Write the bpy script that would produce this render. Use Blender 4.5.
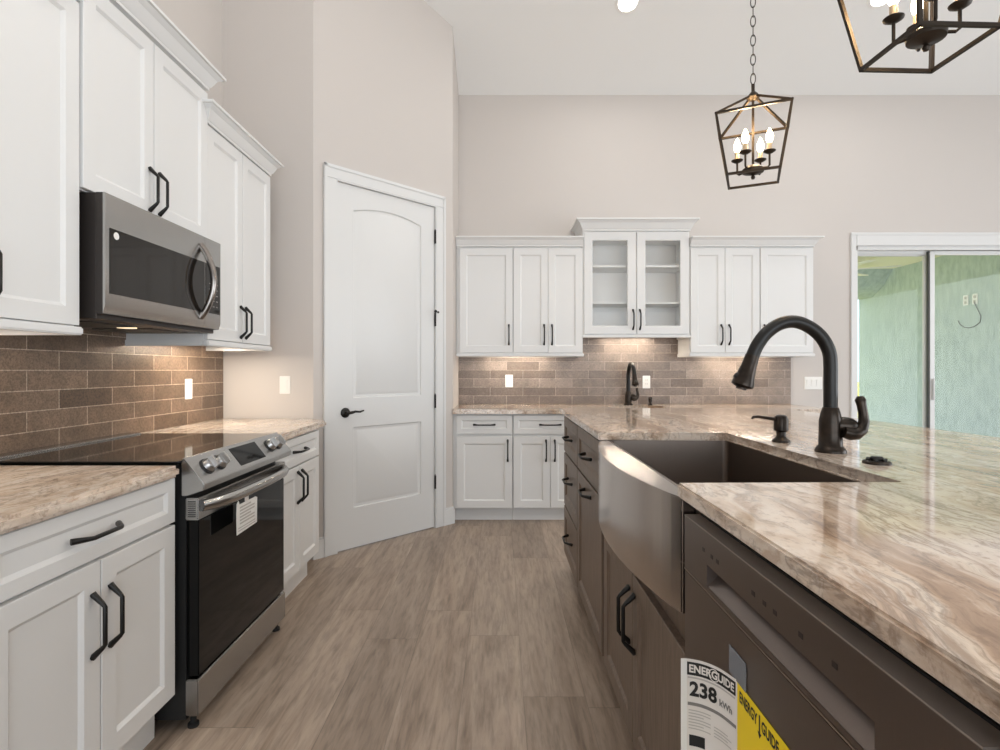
import bpy, bmesh, math, random
from mathutils import Vector, Matrix
random.seed(7)
PI = math.pi
SC = bpy.context.scene
COL = SC.collection
for o in list(bpy.data.objects): bpy.data.objects.remove(o)

# ------------------------------------------------------------------ camera
F = 540.0; H = 1.228
cam = bpy.data.cameras.new('camera'); cam.sensor_width = 36.0; cam.sensor_fit = 'HORIZONTAL'
cam.lens = F / 1000.0 * 36.0; cam.shift_x = 0.0; cam.shift_y = -0.005; cam.clip_start = 0.02
co = bpy.data.objects.new('camera', cam); COL.objects.link(co)
co.location = (0, 0, H); co.rotation_euler = (PI / 2, 0, 0)
SC.camera = co
# ------------------------------------------------------------------ world, sun, exposure
w = bpy.data.worlds.new('sky'); SC.world = w; w.use_nodes = True
nt = w.node_tree; bg = nt.nodes['Background']
bg.inputs['Color'].default_value = (0.70, 0.86, 1.0, 1); bg.inputs['Strength'].default_value = 1.5
sun = bpy.data.lights.new('sun', 'SUN'); sun.energy = 4.5; sun.angle = 0.01; sun.color = (1, 0.95, 0.85)
so = bpy.data.objects.new('sun', sun); COL.objects.link(so)
so.rotation_euler = Vector((-.28, -.62, -.74)).to_track_quat('-Z', 'Y').to_euler()
so.location = (3, -6, 9)
SC.view_settings.view_transform = 'Standard'; SC.view_settings.look = 'None'
SC.view_settings.exposure = 0.10; SC.view_settings.gamma = 1.0
SC.view_settings.use_curve_mapping = False
SC.cycles.use_denoising = True
SC.cycles.max_bounces = 10; SC.cycles.diffuse_bounces = 6; SC.cycles.glossy_bounces = 4
SC.cycles.transparent_max_bounces = 12
SC.cycles.sample_clamp_indirect = 6.0


def area(name, loc, rot, sx, sy, energy, color=(1, 1, 1), parent=None, shape='RECTANGLE', spread=PI):
    l = bpy.data.lights.new(name, 'AREA'); l.energy = energy; l.color = color; l.spread = spread
    l.shape = shape; l.size = sx
    if shape == 'RECTANGLE': l.size_y = sy
    o = bpy.data.objects.new(name, l); COL.objects.link(o); o.location = loc; o.rotation_euler = rot
    if parent: o.parent = parent
    return o


# fill lights added to brighten the room, set in invented rear and right openings
area('fill_light_rear', (1.9, -3.15, 1.35), (PI / 2, 0, 0), 5.6, 2.4, 108, (0.95, 0.975, 1.0))
area('fill_light_right', (6.85, 0.6, 1.35), (PI / 2, 0, PI / 2), 4.4, 2.4, 125, (0.95, 0.98, 1.0))

# ------------------------------------------------------------------ materials
def mat(name, base=(.8, .8, .8), rough=.5, metal=0., spec=.5, coat=0.):
    m = bpy.data.materials.new(name); m.use_nodes = True
    b = m.node_tree.nodes['Principled BSDF']
    b.inputs['Base Color'].default_value = (*base, 1); b.inputs['Roughness'].default_value = rough
    b.inputs['Metallic'].default_value = metal; b.inputs['Specular IOR Level'].default_value = spec
    b.inputs['Coat Weight'].default_value = coat
    return m


def N(m, t, **kw):
    n = m.node_tree.nodes.new(t)
    for k, v in kw.items(): setattr(n, k, v)
    return n


def L(m, a, b): m.node_tree.links.new(a, b)


def BS(m): return m.node_tree.nodes['Principled BSDF']


def mapping(m, kind='pos', scale=(1, 1, 1), rot=(0, 0, 0), loc=(0, 0, 0)):
    if kind == 'pos': src = N(m, 'ShaderNodeNewGeometry').outputs['Position']
    else: src = N(m, 'ShaderNodeTexCoord').outputs['Object']
    mp = N(m, 'ShaderNodeMapping'); mp.inputs['Scale'].default_value = scale
    mp.inputs['Rotation'].default_value = rot; mp.inputs['Location'].default_value = loc
    L(m, src, mp.inputs['Vector']); return mp.outputs['Vector']


def noise(m, vec, scale, detail=4, rough=.55, dist=0.):
    n = N(m, 'ShaderNodeTexNoise'); n.inputs['Scale'].default_value = scale
    n.inputs['Detail'].default_value = detail; n.inputs['Roughness'].default_value = rough
    n.inputs['Distortion'].default_value = dist; L(m, vec, n.inputs['Vector']); return n.outputs['Fac']


def ramp(m, fac, stops):
    r = N(m, 'ShaderNodeValToRGB'); e = r.color_ramp.elements
    while len(e) < len(stops): e.new(.5)
    for i, (p, c) in enumerate(stops):
        e[i].position = p; e[i].color = (*c, 1) if len(c) == 3 else c
    L(m, fac, r.inputs['Fac']); return r.outputs['Color']


def mix(m, fac, a, b, blend='MIX'):
    n = N(m, 'ShaderNodeMix'); n.data_type = 'RGBA'; n.blend_type = blend
    for s, v in ((n.inputs[0], fac), (n.inputs[6], a), (n.inputs[7], b)):
        if hasattr(v, 'is_linked') or hasattr(v, 'links'): L(m, v, s)
        elif isinstance(v, tuple): s.default_value = (*v, 1)
        else: s.default_value = v
    return n.outputs[2]


def math_n(m, op, a, b=None, c=None):
    n = N(m, 'ShaderNodeMath'); n.operation = op
    for i, v in enumerate((a, b, c)):
        if v is None: continue
        if hasattr(v, 'links'): L(m, v, n.inputs[i])
        else: n.inputs[i].default_value = v
    return n.outputs[0]


def bump(m, h, strength=.3, dist=.002):
    b = N(m, 'ShaderNodeBump'); b.inputs['Strength'].default_value = strength
    b.inputs['Distance'].default_value = dist; L(m, h, b.inputs['Height'])
    L(m, b.outputs['Normal'], BS(m).inputs['Normal'])


def paint(name, col, rough=.6, tex=90, amt=.08, spec=.3):
    m = mat(name, col, rough, spec=spec)
    n = noise(m, mapping(m, 'pos'), tex, 3)
    bump(m, n, amt, .001); return m


M = {}
M['wall'] = paint('greige_wall_paint', (.575, .535, .505), .7, 120, .15)
M['ceiling'] = paint('white_ceiling_paint', (.83, .83, .82), .8, 60, .2)
M['white'] = paint('white_cabinet_paint', (.725, .725, .72), .38, 30, .02, .4)
M['trimwhite'] = paint('white_trim_paint', (.68, .68, .675), .35, 30, .02, .4)
M['inside'] = paint('white_cabinet_interior', (.90, .90, .89), .5, 30, .02)
M['plate'] = mat('white_plastic', (.82, .81, .78), .35)
M['slot'] = mat('dark_slot', (.05, .05, .05), .6)
M['black'] = mat('matte_black_metal', (.012, .011, .010), .38, .4)
M['bronze'] = mat('oil_rubbed_bronze', (.030, .023, .018), .3, .75)
m = M['bronze']; n = noise(m, mapping(m, 'obj'), 30, 4)
L(m, ramp(m, n, [(.3, (.020, .016, .013)), (.8, (.055, .040, .030))]), BS(m).inputs['Base Color'])
M['lantern'] = mat('dark_bronze_lantern_metal', (.035, .026, .019), .45, .7)
M['blackplastic'] = mat('black_plastic', (.012, .012, .012), .45)
M['blackglass'] = mat('black_glass', (.004, .004, .004), .05, 0, .22)
M['mwglass'] = mat('smoked_glass', (.016, .013, .011), .06, 0, .35)
M['darkgrey'] = mat('dark_grey_metal', (.045, .038, .035), .4, .5)
M['rubber'] = mat('black_rubber', (.01, .01, .01), .8)


def steel(name, col, rough, axis=(.6, 40, 90)):
    m = mat(name, col, rough, 1.0)
    n = noise(m, mapping(m, 'obj', axis), 12, 3)
    L(m, ramp(m, n, [(.25, tuple(c * .975 for c in col)), (.75, tuple(min(1, c * 1.025) for c in col))]), BS(m).inputs['Base Color'])
    return m


M['steel'] = steel('brushed_steel', (.44, .435, .425), .27)
M['sinksteel'] = steel('warm_brushed_steel', (.58, .53, .495), .18, (1, 60, 1))
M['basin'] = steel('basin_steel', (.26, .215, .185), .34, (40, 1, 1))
M['dwtop'] = mat('lit_door_lip', (.34, .295, .262), .45, .3)  # dishwasher metal painted lighter for the light on its door top
M['knob'] = mat('satin_steel', (.50, .49, .48), .32, 1.0)
M['darksteel'] = steel('dark_brushed_steel', (.30, .27, .25), .25)
M['dw'] = steel('dark_stainless', (.185, .155, .140), .34, (60, 1, 1))
M['dwlight'] = steel('dark_stainless_edge', (.46, .40, .36), .3, (60, 1, 1))

# granite with brown and grey veins flowing along the room
m = M['granite'] = mat('veined_granite', (.6, .5, .42), .07, 0, .55)
warp = noise(m, mapping(m, 'pos', (1, .5, 1)), 2.6, 4, .55)
wc = N(m, 'ShaderNodeCombineXYZ')
L(m, math_n(m, 'MULTIPLY', warp, 0.34), wc.inputs[0]); L(m, math_n(m, 'MULTIPLY', warp, 0.12), wc.inputs[1])
va = N(m, 'ShaderNodeVectorMath'); va.operation = 'ADD'
L(m, mapping(m, 'pos', (1, .20, 1), (0, 0, .16)), va.inputs[0]); L(m, wc.outputs[0], va.inputs[1])
V = va.outputs[0]
n1 = noise(m, V, 9, 9, .62, .25)
n2 = noise(m, V, 30, 8, .68, .2)
n3 = noise(m, mapping(m, 'pos', (1, .6, .5)), 70, 5, .7, .3)
n4 = noise(m, V, 4, 4, .55, .3)
basec = ramp(m, n1, [(.32, (.22, .14, .09)), (.41, (.44, .305, .21)), (.48, (.65, .52, .405)), (.53, (.73, .63, .535)), (.58, (.50, .36, .26)), (.65, (.69, .58, .48)), (.76, (.37, .255, .18))])
pale = ramp(m, n4, [(.44, (0,) * 3), (.64, (.7,) * 3)])
basec = mix(m, pale, basec, (.72, .655, .59))
vein = ramp(m, n2, [(.34, (.6,) * 3), (.45, (0,) * 3), (.61, (0,) * 3), (.72, (.3,) * 3)])
c1 = mix(m, vein, basec, (.19, .125, .085))
vg = noise(m, V, 6.0, 8, .66, .3)
vr = ramp(m, vg, [(.470, (0,) * 3), (.490, (.55,) * 3), (.510, (0,) * 3)])
c2 = mix(m, vr, c1, (.17, .125, .10))
sp = ramp(m, n3, [(.36, (.5,) * 3), (.48, (0,) * 3)])
c3 = mix(m, sp, c2, (.23, .15, .10))
L(m, c3, BS(m).inputs['Base Color'])

# vinyl plank floor
m = M['floor'] = mat('oak_vinyl_plank', (.3, .25, .2), .38, 0, .4)
g = N(m, 'ShaderNodeNewGeometry'); sx = N(m, 'ShaderNodeSeparateXYZ'); L(m, g.outputs['Position'], sx.inputs[0])
PW = .2325; PL = 1.5
fx = math_n(m, 'DIVIDE', math_n(m, 'ADD', sx.outputs[0], 0.1455 + PW * 20), PW)
row = math_n(m, 'FLOOR', fx)
wn = N(m, 'ShaderNodeTexWhiteNoise'); wn.noise_dimensions = '1D'; L(m, row, wn.inputs['W'])
yy = math_n(m, 'ADD', math_n(m, 'DIVIDE', math_n(m, 'ADD', sx.outputs[1], 20), PL), wn.outputs['Value'])
seg = math_n(m, 'FLOOR', yy)
cid = N(m, 'ShaderNodeCombineXYZ'); L(m, row, cid.inputs[0]); L(m, seg, cid.inputs[1])
wn2 = N(m, 'ShaderNodeTexWhiteNoise'); wn2.noise_dimensions = '2D'; L(m, cid.outputs[0], wn2.inputs['Vector'])
gv = N(m, 'ShaderNodeCombineXYZ')
L(m, sx.outputs[0], gv.inputs[0]); L(m, math_n(m, 'MULTIPLY', sx.outputs[1], .11), gv.inputs[1])
L(m, math_n(m, 'MULTIPLY', wn2.outputs['Value'], 37), gv.inputs[2])
ga = noise(m, gv.outputs[0], 9, 7, .66, 1.1)
gb = noise(m, gv.outputs[0], 60, 4, .6, .3)
wood = ramp(m, ga, [(.26, (.172, .125, .092)), (.48, (.300, .231, .178)), (.72, (.40, .32, .255))])
fine = ramp(m, gb, [(.3, (.72,) * 3), (.55, (1.05,) * 3)])
wood = mix(m, 1.0, wood, fine, 'MULTIPLY')
tone = N(m, 'ShaderNodeMapRange'); tone.inputs['To Min'].default_value = .94; tone.inputs['To Max'].default_value = 1.25
L(m, wn2.outputs['Value'], tone.inputs['Value'])
wood = mix(m, 1.0, wood, tone.outputs['Result'], 'MULTIPLY')
e1 = math_n(m, 'LESS_THAN', math_n(m, 'FRACT', fx), .012)
e2 = math_n(m, 'LESS_THAN', math_n(m, 'FRACT', yy), .0025)
edge = math_n(m, 'MAXIMUM', e1, e2)
L(m, mix(m, math_n(m, 'MULTIPLY', edge, .4), wood, (.10, .08, .066)), BS(m).inputs['Base Color'])
rr = N(m, 'ShaderNodeMapRange'); rr.inputs['To Min'].default_value = .3; rr.inputs['To Max'].default_value = .5
L(m, ga, rr.inputs['Value']); L(m, rr.outputs['Result'], BS(m).inputs['Roughness'])
bump(m, gb, .08, .001)


def tile(name, hx, c1, c2, mortar, off):
    m = mat(name, c1, .33, .15, .55)
    g = N(m, 'ShaderNodeNewGeometry'); s = N(m, 'ShaderNodeSeparateXYZ'); L(m, g.outputs['Position'], s.inputs[0])
    c = N(m, 'ShaderNodeCombineXYZ')
    L(m, math_n(m, 'ADD', s.outputs[hx], off), c.inputs[0]); L(m, math_n(m, 'SUBTRACT', s.outputs[2], .914), c.inputs[1])
    b = N(m, 'ShaderNodeTexBrick'); b.offset = .5
    b.inputs['Scale'].default_value = 1; b.inputs['Brick Width'].default_value = .30; b.inputs['Row Height'].default_value = .0782
    b.inputs['Mortar Size'].default_value = .0019; b.inputs['Mortar Smooth'].default_value = .1; b.inputs['Bias'].default_value = 0
    b.inputs['Color1'].default_value = (*c1, 1); b.inputs['Color2'].default_value = (*c2, 1); b.inputs['Mortar'].default_value = (*mortar, 1)
    L(m, c.outputs[0], b.inputs['Vector'])
    pos = mapping(m, 'pos')
    n = noise(m, pos, 130, 4, .7); n2 = noise(m, pos, 9, 4, .6)
    k = ramp(m, n, [(.34, (.45,) * 3), (.60, (1.3,) * 3)])
    k2 = ramp(m, n2, [(.3, (.8,) * 3), (.7, (1.2,) * 3)])
    cc = mix(m, 1.0, mix(m, .75, b.outputs['Color'], mix(m, 1.0, b.outputs['Color'], k, 'MULTIPLY')), k2, 'MULTIPLY')
    L(m, cc, BS(m).inputs['Base Color'])
    h = math_n(m, 'SUBTRACT', math_n(m, 'MULTIPLY', n, .35), math_n(m, 'MULTIPLY', b.outputs['Fac'], 1.0))
    bump(m, h, .75, .003); return m


M['tile_left'] = tile('brown_glazed_brick_tile', 1, (.115, .075, .050), (.225, .155, .108), (.50, .40, .31), .06)
M['tile_back'] = tile('taupe_glazed_brick_tile', 0, (.145, .110, .088), (.265, .212, .178), (.42, .35, .30), .09)

m = M['wood'] = mat('grey_brown_stained_wood', (.14, .105, .08), .42, 0, .4)
n = noise(m, mapping(m, 'obj', (14, 14, 1.2)), 6, 5, .6, .4)
L(m, ramp(m, n, [(.3, (.118, .084, .062)), (.7, (.205, .153, .117))]), BS(m).inputs['Base Color'])

m = M['stucco'] = mat('pale_green_stucco', (.55, .70, .62), .9)
n = noise(m, mapping(m, 'pos', (1, 1, .35)), 16, 6, .7)
L(m, ramp(m, n, [(.3, (.36, .44, .43)), (.5, (.46, .545, .525)), (.75, (.56, .64, .62))]), BS(m).inputs['Base Color'])
bump(m, n, .7, .01)
M['soffit'] = paint('cream_soffit_paint', (.80, .78, .66), .8)
m = M['grass'] = mat('lawn', (.2, .35, .06), 1)
n = noise(m, mapping(m, 'pos'), 8, 5)
L(m, ramp(m, n, [(.3, (.42, .42, .04)), (.7, (.60, .57, .08))]), BS(m).inputs['Base Color'])
m = M['concrete'] = mat('patio_concrete', (.6, .57, .52), .9)
n = noise(m, mapping(m, 'pos'), 12, 5)
L(m, ramp(m, n, [(.3, (.52, .50, .46)), (.7, (.64, .61, .56))]), BS(m).inputs['Base Color'])


def glassmat(name, tint=(1, 1, 1), ior=1.45):
    m = bpy.data.materials.new(name); m.use_nodes = True; t = m.node_tree
    t.nodes.remove(t.nodes['Principled BSDF']); out = t.nodes['Material Output']
    tr = N(m, 'ShaderNodeBsdfTransparent'); tr.inputs[0].default_value = (*tint, 1)
    gl = N(m, 'ShaderNodeBsdfGlossy'); gl.inputs['Roughness'].default_value = .01
    fr = N(m, 'ShaderNodeFresnel'); fr.inputs[0].default_value = ior
    mx = N(m, 'ShaderNodeMixShader'); L(m, fr.outputs[0], mx.inputs[0]); L(m, tr.outputs[0], mx.inputs[1]); L(m, gl.outputs[0], mx.inputs[2])
    L(m, mx.outputs[0], out.inputs['Surface']); return m


M['glass'] = glassmat('clear_glass', (1, 1, 1), 1.2)
M['tape'] = glassmat('clear_tape', (.80, .83, .88), 1.9)
b_ = mat('tape_film', (.35, .38, .43), .35, 0, .5); b_.node_tree.nodes['Principled BSDF'].inputs['Alpha'].default_value = .42
M['tape'] = b_


def emit(name, col, s):
    m = mat(name, col, .4); BS(m).inputs['Emission Color'].default_value = (*col, 1)
    BS(m).inputs['Emission Strength'].default_value = s; return m


M['bulb'] = emit('warm_bulb', (1.0, .80, .52), 22)
M['can'] = emit('led_lens', (1.0, .97, .92), 9)
M['mwlamp'] = emit('cooktop_lamp', (1.0, .78, .5), 1.5)
M['candle'] = mat('candle_sleeve', (.55, .42, .28), .5)
M['paper'] = mat('white_paper', (.78, .74, .70), .7)
M['paperedge'] = mat('blank_paper_margin', (.85, .84, .82), .7)
M['yellow'] = mat('yellow_paper', (.95, .70, .008), .6)
M['ink'] = mat('black_ink', (.012, .012, .012), .6)
M['greyink'] = mat('grey_ink', (.22, .21, .20), .6)
M['paleink'] = mat('pale_ink', (.50, .47, .44), .6)

# ------------------------------------------------------------------ mesh helpers
MAT = {}


class MB:
    def __init__(s): s.bm = bmesh.new()

    def _bev(s, vs, off, seg=1):
        es = list({e for v in vs for e in v.link_edges})
        bmesh.ops.bevel(s.bm, geom=es, offset=off, segments=seg, affect='EDGES', clamp_overlap=True)

    def box(s, x0, x1, y0, y1, z0, z1, bev=0, seg=1):
        c = [(x, y, z) for z in (z0, z1) for y in (y0, y1) for x in (x0, x1)]
        v = [s.bm.verts.new(p) for p in c]
        for f in ((0, 2, 3, 1), (4, 5, 7, 6), (0, 1, 5, 4), (2, 6, 7, 3), (0, 4, 6, 2), (1, 3, 7, 5)):
            s.bm.faces.new([v[i] for i in f])
        if bev: s._bev(v, bev, seg)
        return s

    def rings(s, loops, cap0=True, cap1=True, closed=False):
        R = [[s.bm.verts.new(p) for p in l] for l in loops]
        n = len(R[0]); k = len(R)
        for a in range(k if closed else k - 1):
            A, B = R[a], R[(a + 1) % k]
            for i in range(n):
                j = (i + 1) % n
                s.bm.faces.new((A[i], A[j], B[j], B[i]))
        if not closed:
            if cap0: s.bm.faces.new(list(reversed(R[0])))
            if cap1: s.bm.faces.new(R[-1])
        return R

    def prism(s, pts, axis, a, b, bev=0, seg=2, tops=None):
        """pts: 2D outline; axis x: (y,z), y: (x,z), z: (x,y)."""
        def P(p, t):
            return {'x': (t, p[0], p[1]), 'y': (p[0], t, p[1]), 'z': (p[0], p[1], t)}[axis]
        lo = [P(p, a) for p in pts]; hi = [P(p, b) if tops is None else (p[0], p[1], tops[i]) for i, p in enumerate(pts)]
        R = s.rings([lo, hi])
        if bev: s._bev(R[0] + R[1], bev, seg)
        return s

    def tube(s, pts, r, n=10, cap=True, closed=False, sy=1.0, up=None):
        P = [Vector(p) for p in pts]; k = len(P); rr = r if isinstance(r, (list, tuple)) else [r] * k
        loops = []; ref = Vector(up) if up else None
        for i in range(k):
            if closed: t = P[(i + 1) % k] - P[i - 1]
            else: t = P[min(i + 1, k - 1)] - P[max(i - 1, 0)]
            t.normalize()
            if ref is None:
                ref = Vector((0, 0, 1)) if abs(t.z) < .9 else Vector((1, 0, 0))
            a = ref - t * ref.dot(t)
            if a.length < 1e-6: a = t.orthogonal()
            a.normalize(); ref = a if not up else Vector(up); b = t.cross(a)
            loops.append([P[i] + a * (math.cos(2 * PI * q / n + PI / n) * rr[i] * sy) + b * (math.sin(2 * PI * q / n + PI / n) * rr[i]) for q in range(n)])
        s.rings(loops, cap, cap, closed); return s

    def lathe(s, prof, n=24, c=(0, 0, 0), d=(0, 0, 1)):
        q = Vector(d).normalized().to_track_quat('Z', 'Y').to_matrix(); c = Vector(c)
        loops = [[c + q @ Vector((max(r, 1e-4) * math.cos(2 * PI * i / n), max(r, 1e-4) * math.sin(2 * PI * i / n), z)) for i in range(n)] for r, z in prof]
        s.rings(loops); return s

    def frames(s, x0, x1, z0, z1, levels, cap=True, closed=False):
        """nested rectangles in the x,z plane: levels of (inset, y)."""
        loops = [[(x0 + i, y, z0 + i), (x1 - i, y, z0 + i), (x1 - i, y, z1 - i), (x0 + i, y, z1 - i)] for i, y in levels]
        s.rings(loops, cap, cap, closed); return s

    def build(s, name, mat_, parent=None, world=False, smooth=35, label=None):
        bm = s.bm
        bmesh.ops.recalc_face_normals(bm, faces=bm.faces)
        if world and parent is not None: bm.transform(MAT[parent.name].inverted())
        o_loc = None
        if parent is None:
            xs = [v.co.x for v in bm.verts]; ys = [v.co.y for v in bm.verts]; zs = [v.co.z for v in bm.verts]
            o_loc = Vector(((min(xs) + max(xs)) / 2, (min(ys) + max(ys)) / 2, min(zs)))
            bm.transform(Matrix.Translation(-o_loc))
        me = bpy.data.meshes.new(name); bm.to_mesh(me); bm.free()
        me.materials.append(mat_ if not isinstance(mat_, str) else M[mat_])
        for p in me.polygons: p.use_smooth = True
        me.set_sharp_from_angle(angle=math.radians(smooth))
        o = bpy.data.objects.new(name, me); COL.objects.link(o)
        if parent is not None: o.parent = parent
        else: o.location = o_loc
        if label: o['label'] = label
        return o


def thing(name, label, cat, loc=(0, 0, 0), rz=0., group=None, kind=None):
    o = bpy.data.objects.new(name, None); COL.objects.link(o)
    o.empty_display_size = .05
    o.location = loc; o.rotation_euler = (0, 0, rz); tag(o, label, cat, group, kind)
    MAT[o.name] = Matrix.Translation(Vector(loc)) @ Matrix.Rotation(rz, 4, 'Z')
    return o


def tag(o, label, cat, group=None, kind=None):
    o['label'] = label; o['category'] = cat
    if group: o['group'] = group
    if kind: o['kind'] = kind
    return o


def copy_tree(o, parent=None):
    c = o.copy(); COL.objects.link(c)
    if parent is not None: c.parent = parent
    for ch in [x for x in o.children]: copy_tree(ch, c)
    return c


def text_bm(mb, body, size, mapf, ax=.5, offset=0., sx=1.0, align='CENTER'):
    cu = bpy.data.curves.new('lettering', 'FONT'); cu.body = body; cu.size = size; cu.offset = offset * size
    cu.align_x = align; cu.align_y = 'CENTER'; cu.resolution_u = 3
    ob = bpy.data.objects.new('lettering', cu); COL.objects.link(ob)
    dg = bpy.context.evaluated_depsgraph_get(); me = bpy.data.meshes.new_from_object(ob.evaluated_get(dg))
    base = len(mb.bm.verts); vs = [mb.bm.verts.new(mapf(v.co.x * sx, v.co.y)) for v in me.vertices]
    for p in me.polygons:
        try: mb.bm.faces.new([vs[i] for i in p.vertices])
        except ValueError: pass
    bpy.data.objects.remove(ob); bpy.data.curves.remove(cu); bpy.data.meshes.remove(me)


# ------------------------------------------------------------------ the room
D = 4.96; XL = -1.80; XR = 7.0; YR = -3.3
def zc(y): return 3.754 + .36 * (D - max(y, 2.4))
ZF = zc(2.4)


def S(o, label, cat): return tag(o, label, cat, None, 'structure')


S(MB().box(-2.0, XR + .1, YR - .1, D + .14, -.1, 0).build('floor', 'floor'), 'grey brown wood plank floor', 'floor')
S(MB().prism([(YR - .1, ZF), (2.4, ZF), (D + .1, zc(D + .1)), (D + .1, zc(D + .1) + .15), (2.4, ZF + .15), (YR - .1, ZF + .15)], 'x', -2.0, XR + .1).build('ceiling', 'ceiling'),
  'white vaulted ceiling rising from the back wall', 'ceiling')
S(MB().prism([(YR, 0), (3.62, 0), (3.62, zc(3.62)), (2.4, ZF), (YR, ZF)], 'x', XL - .12, XL).build('wall_left', 'wall'),
  'greige wall behind the range', 'wall')
S(MB().prism([(XL, 3.5), (-1.21, 3.5), (-1.21, 3.62), (XL, 3.62)], 'z', 0, 0, tops=[zc(3.5), zc(3.5), zc(3.62), zc(3.62)]).build('wall_corner', 'wall'),
  'short greige wall between the range counter and the pantry door', 'wall')
# diagonal wall with the pantry door, local x along the wall, local -y towards the room
RD = PI / 4; CX, CY = -1.21, 3.5; LD = 1.174
def dw(x, y): return (CX + (x - y) * math.cos(RD), CY + (x + y) * math.sin(RD))
DX0, DX1, DZ = .167, .991, 2.492
b = MB()
def wall_seg(x0, x1, z0, z1=None):
    pts = [dw(x0, 0), dw(x1, 0), dw(x1, .12), dw(x0, .12)]
    b.prism(pts, 'z', z0, z1 or 0, tops=None if z1 else [zc(p[1]) for p in pts])
wall_seg(0, DX0 - .012, 0); wall_seg(DX1 + .012, LD, 0); wall_seg(DX0 - .012, DX1 + .012, DZ + .012)
S(b.build('wall_diagonal', 'wall'), 'greige angled wall holding the white pantry door', 'wall')
XN = CX + LD * math.cos(RD); YN = CY + LD * math.sin(RD)
S(MB().prism([(XN, YN), (XN, D), (XN - .12, D), (XN - .12, YN - .05)], 'z', 0, 0, tops=[zc(YN), zc(D), zc(D), zc(YN)]).build('wall_return', 'wall'),
  'narrow greige wall return beside the back cabinets', 'wall')
WX0, WX1, WZ = 3.265, 4.95, 2.367
b = MB()
b.box(XN - .12, WX0, D, D + .14, 0, zc(D)); b.box(WX1, XR, D, D + .14, 0, zc(D)); b.box(WX0, WX1, D, D + .14, WZ, zc(D))
S(b.build('wall_back', 'wall'), 'greige back wall above the white wall cabinets', 'wall')
b = MB()
b.box(XR, XR + .1, YR, -1.8, 0, ZF); b.prism([(3.0, 0), (D, 0), (D, zc(D)), (3.0, zc(3.0))], 'x', XR, XR + .1)
b.prism([(-1.8, 2.6), (3.0, 2.6), (3.0, zc(3.0)), (2.4, ZF), (-1.8, ZF)], 'x', XR, XR + .1)
S(b.build('wall_right', 'wall'), 'greige right wall with a wide opening to outside', 'wall')
b = MB()
b.box(XL, -1.0, YR - .1, YR, 0, ZF); b.box(4.8, XR, YR - .1, YR, 0, ZF); b.box(-1.0, 4.8, YR - .1, YR, 2.6, ZF)
S(b.build('wall_rear', 'wall'), 'greige rear wall with a wide opening to outside', 'wall')

# ---- pantry door
d = thing('door_1', 'white two panel pantry door with arched top panel on the angled wall', 'door', (CX, CY, 0), RD, None, 'structure')
b = MB()
yf, yb = .004, .042
def arch(x0, x1, z0, z1, rise, i, n=14):
    x0 += i; x1 -= i; z0 += i; z1 -= i
    pts = [(x0, z0), (x1, z0)]
    for k in range(n + 1):
        t = k / n; x = x1 + (x0 - x1) * t
        pts.append((x, z1 + rise * (1 - (2 * t - 1) ** 2)))
    return pts
def recess(loop, y): return [(p[0], y, p[1]) for p in loop]
outer = [(DX0, .008), (DX1, .008), (DX1, DZ), (DX0, DZ)]
holes = [lambda i: arch(DX0 + .125, DX1 - .125, 1.036, 2.325, .044, i), lambda i: arch(DX0 + .125, DX1 - .125, .281, .836, 0.0, i)]
es = []
def loop_edges(bm, pts):
    vs = [bm.verts.new(p) for p in pts]
    return vs, [bm.edges.new((vs[i], vs[(i + 1) % len(vs)])) for i in range(len(vs))]
ov, oe = loop_edges(b.bm, recess(outer, yf)); es += oe
hv = []
for h in holes:
    v, e = loop_edges(b.bm, recess(h(0), yf)); hv.append(v); es += e
bmesh.ops.triangle_fill(b.bm, use_beauty=True, edges=es)
for h, v in zip(holes, hv):
    prev = v
    for ins, dep in ((.006, .009), (.022, .010), (.042, .004)):
        cur = [b.bm.verts.new(p) for p in recess(h(ins), yf + dep)]
        for i in range(len(cur)):
            j = (i + 1) % len(cur); b.bm.faces.new((prev[i], prev[j], cur[j], cur[i]))
        prev = cur
    b.bm.faces.new(prev)
bk = [b.bm.verts.new(p) for p in recess(outer, yb)]
for i in range(4): b.bm.faces.new((ov[i], ov[(i + 1) % 4], bk[(i + 1) % 4], bk[i]))
b.bm.faces.new(bk)
slab = b.build('door_slab', 'trimwhite', d, smooth=20)
# casing and jamb
b = MB()
for x0, x1, z0, z1 in ((DX0 - .1, DX0 - .008, 0, DZ + .008), (DX1 + .008, DX1 + .1, 0, DZ + .008), (DX0 - .1, DX1 + .1, DZ + .008, DZ + .1)):
    b.box(x0, x1, -.016, -.0005, z0, z1, .004, 2)
for x0, x1, z0, z1 in ((DX0 - .1, DX0 - .075, 0, DZ + .1), (DX1 + .075, DX1 + .1, 0, DZ + .1), (DX0 - .1, DX1 + .1, DZ + .075, DZ + .1)):
    b.box(x0, x1, -.021, -.014, z0, z1, .003, 2)
b.build('door_casing', 'trimwhite', d)
b = MB()
b.box(DX0 - .0115, DX0 - .003, -.014, .11, 0, DZ + .011); b.box(DX1 + .003, DX1 + .0115, -.014, .11, 0, DZ + .011); b.box(DX0 - .003, DX1 + .003, -.014, .11, DZ + .003, DZ + .011)
b.build('door_jamb', 'trimwhite', d)
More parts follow.
